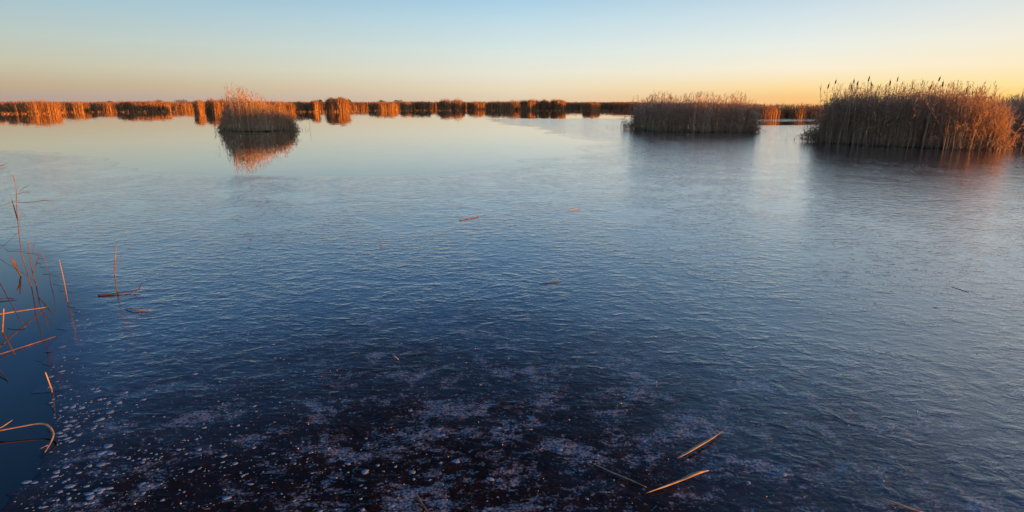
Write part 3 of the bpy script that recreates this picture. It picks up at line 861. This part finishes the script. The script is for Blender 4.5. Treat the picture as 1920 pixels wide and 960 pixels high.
stalk('tallest thin reed stalk at the left edge with small side leaves', (59, 537), [(50, 505), (41, 478), (36, 440), (33, 410), (31, 380), (30, 350), (24, 328)], 0.0055, 0.35,
      leaves=[([(34, 416), (27, 392), (19, 364)], 0.004), ([(32, 364), (46, 360), (61, 361)], 0.007), ([(36, 359), (48, 351), (58, 345)], 0.004),
              ([(34, 380), (60, 379), (82, 376), (100, 378)], 0.007), ([(31, 377), (14, 382), (-4, 387)], 0.005), ([(36, 419), (39, 406), (42, 392)], 0.004), ([(31, 350), (37, 345)], 0.003)])
stalk('forked dark reed stalk beside the tallest thin stalk', (68, 535), [(60, 505), (56, 478), (53, 450)], 0.006, 0.15,
      leaves=[([(57, 488), (62, 465), (69, 442)], 0.004), ([(62, 512), (70, 488), (75, 468)], 0.007)])
stalk('thin bent grey reed stem right of the forked stalk', (95, 532), [(92, 515), (87, 495), (77, 471)], 0.0035, 0.25)
stalk('short split thick reed stub left of the tallest stalk', (39, 517), [(31, 503), (19, 490)], 0.009, 0.12, leaves=[([(37, 514), (29, 498), (20, 478)], 0.009)])
stalk('plain straight pale reed stub standing alone left of centre water', (127, 566), [(120, 527), (111, 487)], 0.0055, 0.7)
stalk('reed stalk with one side twig rising from the ice, rightmost of the standing stalks', (220, 551), [(217, 528), (214, 506), (216, 480), (218, 457)], 0.0062, 0.42,
      leaves=[([(215, 508), (225, 484), (233, 474), (241, 467)], 0.004), ([(238, 469), (245, 466), (250, 465)], 0.009), ([(216, 504), (220, 498), (227, 497)], 0.006)])
stalk('short bright orange reed stub in the dark near water', (98, 735), [(92, 717), (85, 698)], 0.0058, 0.85)
stalk('short orange reed stub at the left edge under a leaning stem', (5, 622), [(6, 600), (7, 579)], 0.0075, 0.7)
stalk('thin grey stem leaning to the right at the left edge', (-12, 478), [(20, 449), (47, 425)], 0.003, 0.25)


def leaning(label, px, zs, r, tint, mat=None, name='fallen_reed', flat=0.9, cat='reed stem'):
    pts = [P(u, v, z) for (u, v), z in zip(px, zs)]
    n = len(pts); b = pts[-1].copy(); b[2] = 0
    rr = np.asarray(r, float) if np.ndim(r) else np.linspace(1.0, 0.6, n) * r
    return piece(name, [p for p in pts], rr, rr * flat, mat or M_NEAR, tint, label=label, cat=cat, group='fallen reed pieces on the ice and water')


leaning('long pale stem lying low over water at the left edge, tip dipping in', [(-30, 594), (0, 589), (45, 582), (88, 576)], [0.14, 0.105, 0.055, 0.004], 0.006, 0.75)
leaning('thin dark stem slanting steeply at the left edge', [(-10, 515), (0, 531), (16, 560), (35, 595), (48, 614)], [0.24, 0.20, 0.13, 0.05, 0.003], 0.004, 0.2)
leaning('dark flat leaf floating at the left edge', [(-15, 562), (0, 561), (16, 559), (31, 561)], [0.01, 0.012, 0.012, 0.006], [0.012, 0.012, 0.01, 0.003], 0.3, M_WET, 'dry_reed_blade', 0.3, 'leaf')
leaning('thin straight stem lying in smooth water at the left edge', [(-20, 671), (0, 664), (28, 655), (60, 645), (104, 631)], [0.02, 0.014, 0.01, 0.006, 0.005], 0.004, 0.45)
leaning('dark bent stems at the left edge below the orange stub', [(-20, 665), (-4, 690), (8, 705), (14, 712)], [0.06, 0.03, 0.012, 0.006], 0.005, 0.2, M_WET)
leaning('long curved grey blade hooking round at the lower left edge', [(-40, 815), (0, 807), (37, 800), (75, 794), (92, 800), (100, 814), (94, 831), (84, 848)],
        [0.03, 0.035, 0.04, 0.045, 0.04, 0.03, 0.018, 0.008], [0.007, 0.007, 0.0065, 0.006, 0.006, 0.005, 0.004, 0.002], 0.3, M_DRY, 'dry_reed_blade', 0.4, 'leaf')
leaning('short pale leaf piece beside the end of the curved blade', [(74, 842), (82, 838), (91, 834)], [0.008, 0.012, 0.010], [0.003, 0.004, 0.002], 0.6, M_DRY, 'dry_reed_blade', 0.4, 'leaf')
leaning('blade tip pointing up at the left edge above the curved blade', [(-30, 815), (0, 802), (12, 795), (24, 787)], [0.02, 0.04, 0.05, 0.06], [0.006, 0.006, 0.005, 0.001], 0.45, M_DRY, 'dry_reed_blade', 0.4, 'leaf')
leaning('small orange leaf tip entering at the left edge near the ice rim', [(-14, 314), (0, 311), (14, 306)], [0.02, 0.04, 0.06], [0.03, 0.03, 0.006], 0.7, M_NEAR, 'dry_reed_blade', 0.3, 'leaf')
leaning('dark twig lying across the foot of the twigged stalk', [(184, 554), (203, 552), (225, 549), (242, 547), (255, 545), (261, 541), (266, 530)],
        [0.008, 0.010, 0.012, 0.015, 0.02, 0.03, 0.07], [0.009, 0.011, 0.007, 0.006, 0.006, 0.005, 0.003], 0.35, M_WET, 'fallen_reed', 0.7)
leaning('brown leaf lying on ice just below the twigged stalk', [(232, 577), (246, 579), (262, 581), (284, 583)], [0.008, 0.016, 0.014, 0.008], [0.003, 0.010, 0.009, 0.002], 0.45, M_DRY, 'dry_reed_blade', 0.35, 'leaf')
leaning('straight reddish stem piece lying alone on blue ice in the middle', [(862, 413), (880, 409.5), (897, 406)], [0.008, 0.008, 0.010], [0.0055, 0.0055, 0.0065], 0.55, M_NEAR)
leaning('small dull leaf piece on ice, farthest of the fallen pieces', [(1062, 394), (1078, 391), (1090, 390)], [0.012, 0.022, 0.014], [0.005, 0.014, 0.004], 0.4, M_DRY, 'dry_reed_blade', 0.35, 'leaf')
leaning('small dark stem piece on ice right of centre', [(1012, 531), (1030, 531), (1048, 529)], [0.003, 0.004, 0.005], [0.002, 0.0035, 0.004], 0.5, M_WET)
leaning('tiny dark chip of stem on blue ice left of the straight reddish stem', [(713, 460), (718, 458)], [0.012, 0.014], [0.006, 0.005], 0.5, M_NEAR)
leaning('tiny pale chip of leaf in the dark middle ice', [(736, 665), (741, 669), (747, 674)], [0.012, 0.014, 0.008], [0.003, 0.005, 0.003], 0.7, M_DRY, 'dry_reed_blade', 0.4, 'leaf')
leaning('thin dark stem frozen flat into ice at lower centre', [(922, 760), (948, 762), (982, 763)], [0.003, 0.004, 0.003], 0.003, 0.3, M_WET)
leaning('pale pointed blade lying alone, uppermost of the lower right blades', [(1270, 859), (1290, 847), (1312, 834), (1335, 821), (1356, 808)],
        [0.012, 0.020, 0.022, 0.018, 0.010], [0.0035, 0.008, 0.009, 0.0065, 0.0008], 0.5, M_DRY, 'dry_reed_blade', 0.14, 'leaf')
leaning('curved blade with bright orange raised tip at lower right', [(1210, 925), (1246, 912), (1275, 901), (1292, 893), (1310, 886), (1329, 882)],
        [0.008, 0.016, 0.026, 0.045, 0.060, 0.065], [0.0012, 0.0045, 0.005, 0.009, 0.008, 0.002], 0.62, M_DRY, 'dry_reed_blade', 0.75, 'leaf')
leaning('thin grey blade pointing at the orange-tipped blade from the left', [(1112, 869), (1151, 887), (1183, 900), (1213, 914)],
        [0.010, 0.014, 0.012, 0.008], [0.002, 0.0045, 0.004, 0.001], 0.4, M_DRY, 'dry_reed_blade', 0.14, 'leaf')
leaning('thin pale blade at the bottom edge, far right', [(1648, 931), (1689, 947), (1735, 962)], [0.010, 0.016, 0.012], [0.002, 0.008, 0.004], 0.5, M_DRY, 'dry_reed_blade', 0.14, 'leaf')
leaning('slim orange stem crossing the bottom edge near the middle', [(779, 922), (790, 942), (810, 972)], [0.010, 0.016, 0.03], [0.0015, 0.003, 0.0035], 0.75, M_NEAR)

# ------------------------------------------------------------------ white ice flakes, bubbles and plant crumbs frozen into the near ice
rs = np.random.RandomState(77)
piece('ice_crack', [P(u, v, ICE_Z) for u, v in [(1784, 538), (1792, 540.5), (1799, 542.5), (1807, 546), (1816, 548)]], [0.001, 0.004, 0.008, 0.005, 0.001], 0.003, M_WET, 0.2, parent=ICE)


def flakes(spots, sizes, zt, seed, ns=7):
    r2 = np.random.RandomState(seed); n = len(spots)
    a = np.arange(ns) / ns * 2 * math.pi
    rad = sizes[:, None] * r2.uniform(0.55, 1.15, (n, ns))
    asp = r2.uniform(0.5, 1.0, n)[:, None]; rot = r2.uniform(-0.6, 0.6, n)[:, None]
    x, y = np.cos(a)[None] * rad, np.sin(a)[None] * rad * asp
    X, Y = x * np.cos(rot) - y * np.sin(rot), x * np.sin(rot) + y * np.cos(rot)
    low = np.stack([spots[:, :1] + X, spots[:, 1:2] + Y, np.full((n, ns), ICE_Z - 0.0005)], -1)
    hi = np.stack([spots[:, :1] + X * 0.8, spots[:, 1:2] + Y * 0.8, ICE_Z + 0.0006 + np.minimum(zt * sizes[:, None], 0.004) * r2.uniform(0.6, 1.0, (n, 1)) * np.ones((1, ns))], -1)
    V = np.concatenate([low, hi], 1).reshape(-1, 3)
    b = np.arange(n)[:, None] * 2 * ns; F = []
    for k in range(ns):
        k2 = (k + 1) % ns
        F.append(np.concatenate([b + k, b + k2, b + ns + k2, b + ns + k], 1))
    top = b + ns + np.arange(ns)[None]
    return V, [np.concatenate(F), top]


pool_sd = lambda p: sdf(SHOREPOOL, p)
cand = np.stack([rs.uniform(-4.2, 2.6, 60000), rs.uniform(1.6, 5.2, 60000)], 1)
sd_ = pool_sd(cand)
cl = vnoise(cand[:, 0] * 2.2 + 30, cand[:, 1] * 2.2 + 30, 5) + 0.5
pr = np.exp(-np.maximum(sd_, 0) / 0.55) * 0.55 * np.clip(cl * 2.4 - 0.7, 0.05, 1.3) + 0.12 * cl ** 2 * np.exp(-((cand[:, 0] + 0.4) / 1.5) ** 2) * np.exp(-((cand[:, 1] - 2.0) / 1.1) ** 2)
keep = (sd_ > 0.0) & (rs.rand(len(cand)) < pr * np.exp(-np.maximum(cand[:, 1] - 2.6, 0) / 0.7))
sp_ = cand[keep]
sz = np.clip(rs.lognormal(math.log(0.0038), 0.80, len(sp_)), 0.0010, 0.022)
near_ = pool_sd(sp_) < 0.35
sz = np.where(near_ & (rs.rand(len(sz)) < 0.5), np.clip(sz * 2.0, 0, 0.024), sz)
spots_px = [(425, 467, 3), (550, 541, 2.5), (455, 513, 3), (512, 646, 5), (660, 430, 2), (780, 435, 2.5), (1755, 578, 7), (1780, 582, 4), (1005, 475, 2), (480, 772, 4),
            (935, 803, 6), (995, 806, 7), (1645, 876, 4), (1655, 885, 3), (800, 581, 3), (345, 617, 5), (250, 628, 4), (1520, 921, 3)]
sp_ = np.concatenate([sp_, np.array([P(u, v)[:2] for u, v, _ in spots_px])])
sz = np.concatenate([sz, np.array([k * P(u, v)[1] / FPX * 0.9 for u, v, k in spots_px])])
V, F = flakes(sp_, sz, 0.06, 6)
np_mesh('ice_flakes', V, F, M_FLAKE, smooth=False, kind='stuff', label='small white flakes and bubbles scattered over the near ice', cat='ice flakes')
sp2 = np.stack([rs.uniform(-1.6, 3.2, 130), rs.uniform(1.7, 3.6, 130)], 1)
V, F = flakes(sp2, np.clip(rs.lognormal(math.log(0.0022), 0.4, len(sp2)), 0.001, 0.006), 0.9, 8, 5)
np_mesh('plant_crumbs', V, F, M_DRY, {'tint': np.full(len(V), 0.8)}, kind='stuff', label='tiny orange crumbs of dead reed sprinkled on the near ice', cat='debris')
print('tris', sum(len(o.data.polygons) * 2 for o in bpy.data.objects if o.type == 'MESH'))
